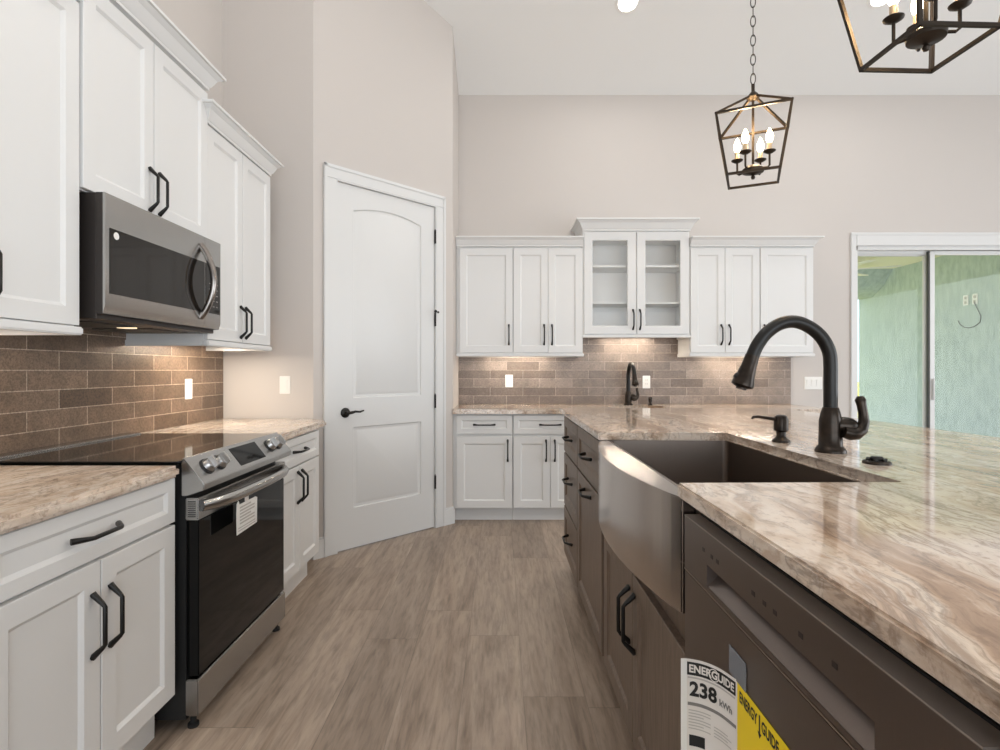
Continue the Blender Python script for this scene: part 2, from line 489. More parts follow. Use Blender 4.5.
# lever
b = MB(); lx, lz = DX0 + .062, .938
b.lathe([(.0, .0), (.034, .0), (.034, .006), (.028, .012), (.012, .016), (.011, .05), (.0, .052)], 24, (lx, yf, lz), (0, -1, 0))
b.tube([(lx, -.042, lz), (lx + .02, -.046, lz + .002), (lx + .05, -.046, lz + .008), (lx + .085, -.045, lz + .004), (lx + .115, -.044, lz + .012)], [.010, .010, .008, .007, .005], 10)
b.build('lever_handle', 'black', slab)
for i, hz in enumerate((2.262, 1.62, .985, .357)):
    b = MB(); b.tube([(DX1 + .004, -.006, hz - .052), (DX1 + .004, -.006, hz + .052)], .0085, 10)
    b.lathe([(0, 0), (.006, 0), (.004, .008), (0, .01)], 8, (DX1 + .004, -.006, hz + .052))
    if i == 1:
        b.tube([(DX1 + .02, -.02, hz + .058), (DX1 - .03, -.05, hz + .058)], .005, 8)
        b.lathe([(0, 0), (.011, 0), (.011, .012), (0, .014)], 12, (DX1 - .03, -.05, hz + .058), (-.5, -.86, 0))
        b.lathe([(0, 0), (.009, 0), (.009, .010), (0, .012)], 12, (DX1 + .02, -.02, hz + .058), (.6, .8, 0))
    b.build('hinge', 'black', d)
S(MB().prism([dw(DX1 + .1, 0), dw(LD + .012, 0), dw(LD + .012, -.014), dw(DX1 + .1, -.014)], 'z', 0, .118).prism([dw(DX1 + .1, 0), dw(LD + .006, 0), dw(LD + .006, -.008), dw(DX1 + .1, -.008)], 'z', .118, .134).build('baseboard_right', 'trimwhite'),
  'short white baseboard right of the pantry door', 'baseboard')
S(MB().prism([dw(.0, 0), dw(DX0 - .1, 0), dw(DX0 - .1, -.014), dw(-.006, -.014)], 'z', 0, .118).prism([dw(0, 0), dw(DX0 - .1, 0), dw(DX0 - .1, -.008), dw(-.003, -.008)], 'z', .118, .134).build('baseboard_left', 'trimwhite'),
  'short white baseboard left of the pantry door', 'baseboard')

# ---- sliding glass door and its casing
t = thing('door_2', 'white framed sliding glass door to the patio on the right of the back wall', 'sliding door', (WX0, D, 0), 0, None, 'structure')
b = MB()
b.box(3.215, WX0, D - .018, D - .0005, 0, WZ + .12, .004, 2); b.box(WX1, WX1 + .065, D - .018, D - .0005, 0, WZ + .12, .004, 2)
b.box(WX0, WX1, D - .018, D - .0005, WZ, WZ + .12, .004, 2); b.box(3.215, WX1 + .065, D - .022, D - .016, WZ + .095, WZ + .12, .003)
b.build('door_casing', 'trimwhite', t, True)
b = MB()
b.box(WX0, WX0 + .02, D, D + .14, 0, WZ); b.box(WX1 - .02, WX1, D, D + .14, 0, WZ); b.box(WX0, WX1, D, D + .14, WZ - .035, WZ)
b.box(WX0, WX1, D, D + .14, 0, .03); b.box(WX0, WX1, D + .062, D + .072, WZ - .065, WZ - .035)
b.build('door_track', 'trimwhite', t, True)
for x0, x1, y in ((3.285, 4.01, D + .10), (3.975, 4.92, D + .045)):
    b = MB(); b.box(x0, x0 + .045, y - .015, y + .015, .035, WZ - .04, .003); b.box(x1 - .045, x1, y - .015, y + .015, .035, WZ - .04, .003)
    b.box(x0 + .045, x1 - .045, y - .015, y + .015, .035, .11); b.box(x0 + .045, x1 - .045, y - .015, y + .015, WZ - .075, WZ - .04)
    f = b.build('sliding_panel', 'trimwhite', t, True)
    MB().box(x0 + .045, x1 - .045, y - .003, y + .003, .11, WZ - .075).build('glass_pane', 'glass', f, False).matrix_parent_inverse = MAT[t.name].inverted()
    if y < D + .08:
        MB().box(x0 - .012, x0 - .0005, y - .012, y + .014, .036, WZ - .041).build('gap_shade', 'slot', f).matrix_parent_inverse = MAT[t.name].inverted()  # dark strip standing in for the shaded gap between the panels
        h = MB().box(x0 + .012, x0 + .030, y - .04, y - .015, .95, 1.15, .006, 2).build('pull_handle', 'trimwhite', f); h.matrix_parent_inverse = MAT[t.name].inverted()

# ---- patio outside
S(MB().box(1.5, 5.42, D + .14, 8.2, -.12, -.02).build('floor_patio', 'concrete'), 'concrete patio slab outside the sliding door', 'patio')
S(MB().box(1.5, 5.42, D + .14, 8.2, 2.595, 2.75).build('ceiling_patio', 'soffit'), 'cream ceiling over the covered patio', 'ceiling')
S(MB().box(5.3, 5.42, D + .14, 7.97, -.02, 2.595).build('wall_patio', 'stucco'), 'pale green stucco wall of the covered patio', 'wall')
S(MB().prism([(7.28, 2.595), (7.45, 2.40), (7.69, 2.268), (7.97, 2.268), (7.97, 2.595)], 'x', 1.5, 5.299).build('trim_1', M['stucco']), 'sloped beam across the open end of the patio', 'beam')
S(MB().box(-30, 40, 8.2, 60, -.2, -.1).build('floor_lawn', 'grass'), 'sunlit green lawn beyond the patio', 'lawn')
fan = thing('ceiling_fan', 'white ceiling fan hanging under the patio ceiling, seen through the glass', 'fan', (4.2, 6.75, 2.40))
b = MB(); b.lathe([(0, 0), (.09, .01), (.11, .04), (.11, .10), (.06, .13), (.015, .135), (.015, .18), (.06, .185), (.06, .194), (0, .194)], 20); b.build('motor', 'plate', fan)
for k in range(6):
    a = math.radians(-30 + 60 * k); R = Matrix.Rotation(a, 4, 'Z')
    b = MB(); b.prism([(.12, -.03), (.22, -.06), (.60, -.072), (.655, -.05), (.66, .05), (.60, .072), (.22, .06), (.12, .03)], 'z', .062, .072)
    b.bm.transform(R @ Matrix.Rotation(.12, 4, 'X')); b.build('blade', 'plate', fan)
for i, y in enumerate((6.14, 6.02)):
    t = thing('outdoor_outlet', ['white outdoor outlet plate on the green patio wall, left one of the pair', 'white outdoor outlet plate with a dangling wire, right one of the pair'][i], 'outlet', (5.3, y, 2.02), -PI / 2, 'outlets on the patio wall')
    b = MB(); b.box(-.036, .036, -.008, -.0005, -.058, .058, .003, 2); b.build('cover_plate', 'plate', t)
    b = MB(); b.box(-.016, .016, -.0095, -.007, .010, .042, .003); b.box(-.016, .016, -.0095, -.007, -.042, -.010, .003); b.build('receptacle', 'paleink', t)
b = MB()
pts = [(5.285, y, z) for y, z in ((6.02, 1.985), (5.975, 1.905), (5.935, 1.82), (5.945, 1.755), (6.01, 1.715), (6.08, 1.70), (6.15, 1.715), (6.205, 1.755), (6.23, 1.80))]
b.tube(pts, .004, 6); tag(b.build('loose_wire', 'slot'), 'thin dark wire looping down the green patio wall', 'wire')

# ------------------------------------------------------------------ cabinet parts
def pull(parent, x, y, z, horiz=False, Ln=.172, depth=.035):
    """bow handle with flared slanted feet on the plane y (front towards -y)."""
    h = Ln / 2; pr = [(-h, .001), (-h + .006, .006), (-h + .028, depth - .006), (-h + .036, depth), (h - .036, depth), (h - .028, depth - .006), (h - .006, .006), (h, .001)]
    rr = [.0085, .0085, .0062, .0058, .0058, .0062, .0085, .0085]
    pts = [((x + a, y - n, z) if horiz else (x, y - n, z + a)) for a, n in pr]
    b = MB(); b.tube(pts, rr, 8, up=(0, 0, 1) if horiz else (1, 0, 0))
    return b.build('handle', 'black', parent, smooth=50)


def front(parent, name, x0, x1, z0, z1, m_, fr=.057, y0=-.001, t=.02, rec=.009):
    b = MB(); yf = y0 - t
    if name == 'drawer': fr = min(fr, (z1 - z0) * .26)
    b.frames(x0, x1, z0, z1, [(0, y0), (0, yf + .0015), (.0015, yf), (fr, yf), (fr + .004, yf + .003), (fr + .011, yf + rec)])
    return b.build(name, m_, parent, smooth=15), yf


def cabinet(name, label, loc, rz, W, Dp, z0, z1, fronts, m_='white', toe=None, group=None, body_top=None, cat='cabinet'):
    t = thing(name, label, cat, loc, rz, group)
    b = MB(); b.box(0, W, 0, Dp, z0, body_top or z1); b.build('cabinet_body', m_, t)
    if toe is not None:
        MB().box(0, W, toe, Dp, 0, z0 - .0005).build('toe_kick', m_, t)
    for f in fronts:
        kind, x0, x1, a, c, hs = f[:6]
        o, yf = front(t, kind, x0, x1, a, c, m_)
        if hs:
            if hs[0] == 'v': pull(o, hs[1], yf, hs[2])
            else: pull(o, hs[1], yf, hs[2], True)
    return t


def crown(parent, x0, x1, yf, yb, z, h=.085, o=.058, left=1, right=1, name='crown_molding', mat_='white', world=False):
    prof = [(0, 0), (.006, 0), (.006, .14), (.016, .20), (.022, .28), (.034, .42), (.050, .66), (.078, .80), (.082, .84), (.10, .86), (.10, 1.0)]
    b = MB(); loops = []
    for a, q in prof:
        e = a / .10 * o; zz = z + q * h
        loops.append([(x0 - e * left, yb, zz), (x1 + e * right, yb, zz), (x1 + e * right, yf - e, zz), (x0 - e * left, yf - e, zz)])
    b.rings(loops); return b.build(name, mat_, parent, world, smooth=25)


def rail(parent, x0, x1, yf, yb, z, h=.028, left=True, right=True, world=False, e=.008):
    b = MB(); b.box(x0 - (e if left else 0), x1 + (e if right else 0), yf - e, yf + .02, z - h, z - .0005, .005, 2)
    if left: b.box(x0 - e, x0 + .012, yf + .02, yb, z - h, z - .0005)
    if right: b.box(x1 - .012, x1 + e, yf + .02, yb, z - h, z - .0005)
    return b.build('light_rail', 'white', parent, world)


# ---- left run, wall cabinets (local x = +Y, front faces +X)
UB = 1.372; XU = -1.42; UD = .378
RL = PI / 2
t = cabinet('wall_cabinet', 'tall white wall cabinet left of the microwave, cut by the left frame edge', (XU, 1.080, 0), RL, .720, UD, UB, 2.455,
            [('door', .003, .357, UB + .004, 2.447, ('v', .330, 1.495)), ('door', .362, .717, UB + .004, 2.447, ('v', .393, 1.495))], group='white wall cabinets of the left wall')
crown(t, 0, .720, -.021, UD, 2.455, right=0); rail(t, 0, .720, -.02, UD - .002, UB)
t = cabinet('wall_cabinet', 'white two door wall cabinet above the microwave', (XU + .006, 1.802, 0), RL, .776, UD + .006, 1.835, 2.565,
            [('door', .003, .371, 1.839, 2.545, ('v', .343, 1.945)), ('door', .376, .772, 1.839, 2.545, ('v', .404, 1.945))], group='white wall cabinets of the left wall')
crown(t, 0, .776, -.021, UD + .006, 2.562, left=1)
t = cabinet('wall_cabinet', 'white two door wall cabinet right of the microwave', (XU, 2.582, 0), RL, .712, UD, UB, 2.41,
            [('door', .003, .353, UB + .004, 2.402, ('v', .326, 1.485)), ('door', .358, .708, UB + .004, 2.402, ('v', .385, 1.485))], group='white wall cabinets of the left wall')
crown(t, 0, .712, -.021, UD, 2.41, left=1); rail(t, 0, .712, -.02, UD - .002, UB)

# ---- left run, base cabinets
XB = -1.105; BD = .69
bz0 = .135
cabinet('base_cabinet', 'white base cabinet left of the range with one drawer over two doors', (XB, 1.13, 0), RL, .675, BD, bz0, .874,
        [('drawer', .003, .672, .722, .868, ('h', .318, .793)), ('door', .003, .335, bz0 + .01, .712, ('v', .305, .548)), ('door', .340, .672, bz0 + .01, .712, ('v', .370, .548))], toe=.05, group='white base cabinets of the left wall')
cabinet('base_cabinet', 'white base cabinet nearest the camera, out past the left frame edge', (XB, .42, 0), RL, .705, BD, bz0, .874,
        [('drawer', .003, .702, .722, .868, ('h', .352, .795)), ('door', .003, .350, bz0 + .01, .712, ('v', .320, .548)), ('door', .355, .702, bz0 + .01, .712, ('v', .385, .548))], toe=.05, group='white base cabinets of the left wall')
cabinet('base_cabinet', 'white base cabinet between the range and the pantry door', (XB, 2.60, 0), RL, .635, BD, bz0, .874,
        [('drawer', .003, .632, .722, .868, ('h', .317, .795)), ('door', .003, .315, bz0 + .01, .712, ('v', .287, .60)), ('door', .320, .632, bz0 + .01, .712, ('v', .348, .60))], toe=.05, group='white base cabinets of the left wall')
tag(MB().prism([(XL + .001, .42), (-1.055, .42), (-1.055, 1.786), (XL + .001, 1.786)], 'z', .876, .914, .011, 4).build('countertop', 'granite'),
    'cream and brown veined granite countertop left of the range', 'countertop')
tag(MB().prism([(XL + .001, 2.60), (-1.055, 2.60), (-1.078, 3.36), (-1.208, 3.499), (XL + .001, 3.499)], 'z', .876, .914, .011, 4).build('countertop', 'granite'),
    'veined granite countertop between the range and the pantry door', 'countertop')
S(MB().box(XL, XL + .012, .42, 3.488, .915, 1.52).build('trim_2', 'tile_left'), 'glossy brown brick tile backsplash behind the range', 'backsplash')

# ---- range
t = thing('range', 'stainless slide in electric range with black glass oven door', 'range', (-1.088, 1.834, 0), RL)
RW = .745
MB().box(.006, RW - .006, -.018, .685, .035, .905).build('body', 'blackplastic', t)
b = MB(); b.box(-.036, RW + .022, -.012, .62, .9155, .923, .002); b.build('cooktop', 'blackglass', t)
b = MB(); b.box(.0, RW, .622, .696, .906, .930, .004, 2); b.build('rear_trim', 'steel', t)
pan = MB().prism([(-.014, .930), (-.022, .930), (-.090, .843), (-.088, .822), (-.030, .803), (-.014, .803)], 'x', -.014, RW + .004, .002).build('control_panel', 'steel', t)
pn = Vector((0, -.087, .068)).normalized()
def onpan(x, s, off=0.): return Vector((x, -.022 - .068 * s, .930 - .087 * s)) + pn * off
b = MB(); q = [onpan(.27, .12, .001), onpan(.49, .12, .001), onpan(.49, .86, .001), onpan(.27, .86, .001)]
b.rings([[p - pn * .002 for p in q], q]); b.build('display', 'blackglass', pan)
for x in (.07, .150, .585, .662):
    b = MB(); b.lathe([(0, -.001), (.030, -.001), (.030, .004), (.026, .006)], 24, onpan(x, .48), pn); k0 = b.build('knob_base', 'blackplastic', pan)
    b = MB(); b.lathe([(.0, .004), (.025, .004), (.024, .020), (.021, .024), (0, .025)], 24, onpan(x, .48), pn)
    c = onpan(x, .48); e = pn.cross(Vector((1, 0, 0))).normalized()
    b.rings([[c + pn * .020 + e * (.023 * a) + Vector((1, 0, 0)) * (.0065 * bb) for a, bb in ((-1, -1), (1, -1), (1, 1), (-1, 1))],
             [c + pn * .040 + e * (.020 * a) + Vector((1, 0, 0)) * (.005 * bb) for a, bb in ((-1, -1), (1, -1), (1, 1), (-1, 1))]])
    b.build('knob', 'knob', pan)
dr = MB().box(.010, RW - .010, -.060, -.0185, .182, .716, .003, 2).build('oven_door', 'blackglass', t)
b = MB(); b.box(.0, RW, -.063, -.0185, .717, .792, .003, 2); b.build('door_trim', 'steel', dr)
b = MB()
for k in range(8): b.box(-.0012, .002, -.054, -.028, .728 + k * .0072, .7315 + k * .0072)
b.build('vent_grille', 'slot', dr)
pts = []; rr = []
for k in range(17):
    a = k / 16; pts.append((.022 + a * (RW - .044), -.064 - .050 * (1 - (2 * a - 1) ** 4) ** .8 - (0.0), .762)); rr.append(.015)
b = MB(); b.tube(pts, rr, 14, sy=1.35, up=(0, 0, 1)); b.build('handle', 'steel', dr, smooth=60)
dw2 = MB().box(0, RW, -.063, -.0185, .05, .174, .004, 2).build('storage_drawer', 'steel', t)
for x in (.03, RW - .03):
    for y in (-.03, .60):
        b = MB(); b.lathe([(0, 0), (.018, 0), (.018, .012), (.010, .014), (.010, .036), (0, .036)], 14, (x, y, 0)); b.build('foot', 'rubber', t)
t = thing('hang_tag', 'white printed tag hanging from the oven door handle', 'tag', (-.985, 2.10, .61))
Y0, Y1, Z0, Z1 = 2.01, 2.175, .612, .722
b = MB(); b.prism([(Y0, Z0), (Y1, Z0 + .004), (Y1 + .003, Z1 - .006), (Y1 - .012, Z1), (Y0 + .02, Z1), (Y0 + .012, Z1 + .016), (Y0, Z1 + .006), (Y0 - .003, Z1 - .03)], 'x', -.9805, -.979); sheet = b.build('card', 'plate', t, True)
b = MB()
for k in range(6): b.box(-.9789, -.9784, Y0 + .022, Y1 - .022 - .03 * (k % 3 == 2), Z0 + .034 + k * .012, Z0 + .040 + k * .012)
for k in range(2): b.box(-.9789, -.9784, Y0 + .01, Y1 - .015, Z0 + .010 + k * .010, Z0 + .0135 + k * .010)
b.build('print', 'paleink', t, True)
b = MB(); b.box(-.981, -.9795, 2.075, 2.105, Z1 - .004, Z1 + .034); b.build('strap', 'paper', t, True)

# ---- microwave
t = thing('microwave', 'stainless over the range microwave under the wall cabinet', 'microwave', (-1.40, 1.83, 0), RL)
b = MB(); b.box(.002, .753, -.030, .398, 1.402, 1.832, .002); b.box(.001, .754, -.053, -.0305, 1.42, 1.832); b.build('housing', 'darkgrey', t)
prof = [(-.0535, 1.832), (-.060, 1.832), (-.062, 1.830), (-.062, 1.450), (-.0535, 1.4205)]
b = MB(); b.prism(prof, 'x', 0, .618); door = b.build('door', 'steel', t)
b = MB(); b.prism(prof, 'x', .620, .755); cp = b.build('control_panel', 'steel', t)
MB().box(.020, .614, -.064, -.060, 1.490, 1.716, .001).build('window', 'mwglass', door)
MB().box(.624, .747, -.064, -.060, 1.490, 1.716, .001).build('key_pad', 'mwglass', cp)
for r_ in range(5):
    for c_ in range(3): MB().box(.650 + c_ * .030, .666 + c_ * .030, -.0646, -.0641, 1.52 + r_ * .026, 1.525 + r_ * .026).build('key_mark', 'greyink', cp)
MB().box(.655, .700, -.0646, -.0641, 1.672, 1.684).build('clock_display', 'greyink', cp)
b = MB(); pts = []
for k in range(17):
    a = k / 16; pts.append((.586, -.060 - .060 * math.sin(a * PI) ** .8, 1.462 + a * .325))
b.tube(pts, .0145, 12, up=(1, 0, 0)); b.build('handle', 'darksteel', door, smooth=60)
b = MB(); b.lathe([(0, 0), (.013, 0), (.013, .0012), (0, .0012)], 16, (.050, -.0641, 1.694), (0, -1, 0)); b.build('sticker', 'plate', door)
b = MB(); b.box(.08, .33, .05, .30, 1.398, 1.4025); b.box(.42, .68, .05, .30, 1.398, 1.4025); b.build('grease_filter', 'slot', t)
b = MB(); b.lathe([(0, 0), (.035, 0), (.035, .004), (0, .004)], 16, (.37, .12, 1.3985)); b.build('cooktop_lamp', 'mwlamp', t)

# ---- back wall, base cabinets
YB = 4.365; BBD = D - YB - .002
def bbase(x, W, label, fr, bt=None):
    return cabinet('base_cabinet', label, (x, YB, 0), 0, W, BBD, .114, .874, fr, toe=.065, group='white base cabinets of the back wall', body_top=bt)
zd0, zd1, zt = .118, .693, .713
bbase(-.379, .482, 'white base cabinet at the left end of the back wall, one drawer over one door',
      [('drawer', .030, .476, zt, .864, ('h', .253, .788)), ('door', .030, .476, zd0, zd1, ('v', .441, .58))])
bbase(.105, .60, 'white base cabinet on the back wall with two doors, half hidden by the island',
      [('drawer', .004, .596, zt, .864, ('h', .30, .788)), ('door', .004, .2985, zd0, zd1, ('v', .265, .58)), ('door', .3015, .596, zd0, zd1, ('v', .335, .58))])
bbase(.707, .92, 'white sink base cabinet on the back wall hidden behind the island', [('door', .004, .458, zd0, .864, ('v', .43, .70)), ('door', .462, .916, zd0, .864, ('v', .49, .70))], .68)
bbase(1.629, 1.02, 'white base cabinet at the right end of the back wall behind the island', [('drawer', .004, 1.016, zt, .864, ('h', .51, .788)), ('door', .004, .508, zd0, zd1, ('v', .48, .58)), ('door', .512, 1.016, zd0, zd1, ('v', .54, .58))])
# counter with an oval cut-out for the small sink
b = MB(); pcx, pcy, pa, pb = 1.16, 4.62, .235, .15
def counter_hole(b, outline, hole, z0, z1):
    for z in (z0, z1):
        ov, oe = loop_edges(b.bm, [(x, y, z) for x, y in outline]); hv_, he = loop_edges(b.bm, [(x, y, z) for x, y in hole])
        bmesh.ops.triangle_fill(b.bm, use_beauty=True, edges=oe + he)
        if z == z0: lo = (ov, hv_)
    for A, B in ((lo[0], ov), (lo[1], hv_)):
        for i in range(len(A)):
            j = (i + 1) % len(A); b.bm.faces.new((A[i], A[j], B[j], B[i]))
hole = [(pcx + pa * math.copysign(abs(math.cos(a)) ** .5, math.cos(a)), pcy + pb * math.copysign(abs(math.sin(a)) ** .5, math.sin(a))) for a in [2 * PI * (k + .5) / 32 for k in range(32)]]
counter_hole(b, [(XN + .001, 4.312), (2.665, 4.312), (2.665, D - .001), (XN + .001, D - .001)], hole, .876, .914)
tag(b.build('countertop', 'granite'), 'veined granite countertop along the back wall', 'countertop')
b = MB(); loops = []
for k_, z in ((1.0, .8745), (1.0, .72), (.92, .70), (.2, .695)):
    loops.append([(pcx + (x - pcx) * k_ * 1.02, pcy + (y - pcy) * k_ * 1.02, z) for x, y in hole])
b.rings(loops, False, True); tag(b.build('prep_sink', 'basin'), 'small dark sink set in the back wall countertop', 'sink')
b = MB(); b.box(XN + .001, 2.665, D - .012, D - .0005, .915, UB - .03); b.box(.70, 1.64, D - .012, D - .0005, UB - .03, 1.55)
S(b.build('trim_3', 'tile_back'), 'taupe brick tile backsplash along the back wall', 'backsplash')

# ---- back wall, wall cabinets
YU = 4.65; BUD = D - YU - .002
def bup(x, W, label, fr, z0=UB, z1=2.286, name='wall_cabinet'):
    return cabinet(name, label, (x, YU, 0), 0, W, BUD, z0, z1, fr, group='white wall cabinets of the back wall')
a0, a1 = UB + .004, 2.272
bup(-.376, .488, 'white single door wall cabinet at the left end of the back wall', [('door', .030, .484, a0, a1, ('v', .452, 1.53))])
bup(.112, .60, 'white two door wall cabinet just left of the glass front cabinet', [('door', .004, .2985, a0, a1, ('v', .266, 1.53)), ('door', .3015, .594, a0, a1, ('v', .334, 1.53))])
bup(1.63, .60, 'white two door wall cabinet just right of the glass front cabinet', [('door', .006, .2985, a0, a1, ('v', .266, 1.53)), ('door', .3015, .596, a0, a1, ('v', .334, 1.53))])
bup(2.23, .462, 'white single door wall cabinet at the right end of the back wall', [('door', .004, .456, a0, a1, ('v', .036, 1.53))])
c = crown(None, -.376, .711, YU - .021, D - .001, 2.2865, .078, left=0, right=0); tag(c, 'white crown molding atop the wall cabinets left of the glass front cabinet', 'crown molding', 'crown moldings of the back wall')
c = crown(None, 1.631, 2.692, YU - .021, D - .001, 2.2865, .078, left=0, right=1); tag(c, 'white crown molding atop the wall cabinets right of the glass front cabinet', 'crown molding', 'crown moldings of the back wall')
c = rail(None, -.376, .711, YU - .02, D - .003 - .012, UB, left=False); tag(c, 'white light rail under the wall cabinets left of the glass front cabinet', 'light rail', 'light rails of the back wall')
c = rail(None, 1.631, 2.692, YU - .02, D - .003 - .012, UB); tag(c, 'white light rail under the wall cabinets right of the glass front cabinet', 'light rail', 'light rails of the back wall')
# glass cabinet
gz0, gz1 = 1.528, 2.42; GX = .712; GW = .917
t = thing('glass_front_cabinet', 'white wall cabinet with two glass doors and inside shelves above the back sink', 'cabinet', (GX, YU, 0), 0, 'white wall cabinets of the back wall')
b = MB(); b.box(0, .018, 0, BUD, gz0, gz1); b.box(GW - .018, GW, 0, BUD, gz0, gz1); b.box(.018, GW - .018, 0, BUD, gz0, gz0 + .02); b.box(.018, GW - .018, 0, BUD, gz1 - .05, gz1)
b.box(.018, GW - .018, BUD - .008, BUD, gz0 + .02, gz1 - .05); b.box(GW / 2 - .02, GW / 2 + .02, 0, .018, gz0 + .02, gz1 - .05)
b.build('cabinet_body', 'inside', t)
for z in (1.800, 2.118): MB().box(.019, GW - .019, .03, BUD - .01, z, z + .019, .002).build('shelf', 'inside', t)
for x0, x1, hx in ((.010, .452, .428), (.463, .905, .487)):
    b = MB(); z0, z1 = gz0 + .008, gz1 - .01
    b.frames(x0, x1, z0, z1, [(0, -.001), (0, -.0195), (.0015, -.021), (.066, -.021), (.072, -.016), (.072, -.001)], closed=True)
    f = b.build('door', 'white', t, smooth=15)
    MB().box(x0 + .0725, x1 - .0725, -.011, -.008, z0 + .0725, z1 - .0725).build('glass_pane', 'glass', f)
    pull(f, hx, -.021, 1.66)
crown(t, 0, GW, -.021, BUD, gz1, .098, .062); rail(t, 0, GW, -.02, BUD - .012, gz0, .022)

# ------------------------------------------------------------------ island
IX = .375; IT = .9895; IB = .9595; XF = .415   # counter edge, top, underside, carcass front
RI = -PI / 2
def icab(label, y1, y0, fronts, z1=IB - .001, body_top=None, cat='cabinet', name='island_cabinet', Dp=.61):
    return cabinet(name, label, (XF, y1, 0), RI, y1 - y0, Dp, .107, z1, fronts, 'wood', .065, 'stained wood island cabinets', body_top)
W1 = 3.33 - 2.757
icab('stained wood island cabinet with three drawers at the far end', 3.33, 2.757,
     [('drawer', .010, W1 - .006, .735, .945, ('h', W1 / 2, .84)), ('drawer', .010, W1 - .006, .412, .724, ('h', W1 / 2, .60)), ('drawer', .010, W1 - .006, .118, .400, ('h', W1 / 2, .27))])
W2 = 2.755 - 2.085
icab('stained wood island cabinet with one drawer above a pull out door', 2.755, 2.085,
     [('drawer', .006, W2 - .010, .735, .945, ('h', W2 / 2, .84)), ('door', .006, W2 - .010, .118, .724, ('h', W2 / 2, .675))])
W3 = 2.083 - 1.132
icab('stained wood island cabinet with two doors under the apron sink', 2.083, 1.132,
     [('door', .035, W3 / 2 - .002, .118, .622, ('v', W3 / 2 - .032, .487)), ('door', W3 / 2 + .002, W3 - .012, .118, .622, ('v', W3 / 2 + .032, .487))], body_top=.70)
icab('stained wood island cabinet nearest the camera beyond the dishwasher', .425, -.32, [('door', .006, .37, .118, .945, ('v', .34, .80)), ('door', .375, .739, .118, .945, ('v', .40, .80))])
tag(MB().box(1.028, 1.34, -.32, 3.33, 0, IB - .001).build('island_back_panel', 'wood'), 'stained wood panel backing the island cabinets', 'panel')
SY0, SY1, SX = 1.145, 2.061, .862
pts = [(IX, -.35), (1.767, -.35), (1.767, 3.39), (IX, 3.39), (IX, SY1), (SX - .014, SY1), (SX - .004, SY1 - .004), (SX, SY1 - .014), (SX, SY0 + .010), (SX - .003, SY0 + .003), (SX - .010, SY0), (IX, SY0)]
tag(MB().prism(pts, 'z', IB, IT, .010, 4).build('countertop', 'granite'), 'large glossy veined granite island countertop around the sink', 'countertop')
# apron sink
t = thing('farmhouse_sink', 'stainless farmhouse sink with a bowed apron front in the island', 'sink', (.6, 1.6, .70))
n = 24; yc = (SY0 + SY1) / 2; hw = (SY1 - SY0) / 2 + .006
def bow(y): return IX + .008 - .062 * (1 - ((y - yc) / hw) ** 2)
ys = [yc - hw + 2 * hw * k / n for k in range(n + 1)]
AZ0, AZ1 = .713, IB - .001
outl = [(bow(y), y) for y in ys] + [(.4135, ys[-1]), (.4135, ys[0])]
b = MB(); b.prism(outl, 'z', AZ0, AZ1, .003, 2); b.build('apron', 'sinksteel', t, True, smooth=30)
b = MB(); x0, x1, y0, y1 = .414, SX + .012, SY0 - .006, SY1 + .006
def rect(i, z, r_=.022):
    P = []
    for cx_, cy_, a0_ in ((x0 + i + r_, y0 + i + r_, PI), (x1 - i - r_, y0 + i + r_, 1.5 * PI), (x1 - i - r_, y1 - i - r_, 0), (x0 + i + r_, y1 - i - r_, .5 * PI)):
        for k in range(5): a = a0_ + k * PI / 8; P.append((cx_ + r_ * math.cos(a), cy_ + r_ * math.sin(a), z))
    return P
b.rings([rect(-.002, AZ1 - .0), rect(-.002, .712), rect(.03, .712)], False, False)
b.rings([rect(-.002, AZ1), rect(.004, AZ1), rect(.006, .76), rect(.03, .735), rect(.2, .728)], False, True); b.build('basin', 'basin', t, True, smooth=25)
b = MB(); b.lathe([(0, 0), (.055, 0), (.055, .003), (.03, .004), (.028, .001), (0, .001)], 24, ((x0 + x1) / 2, yc, .7285)); b.build('drain', 'steel', t, True)

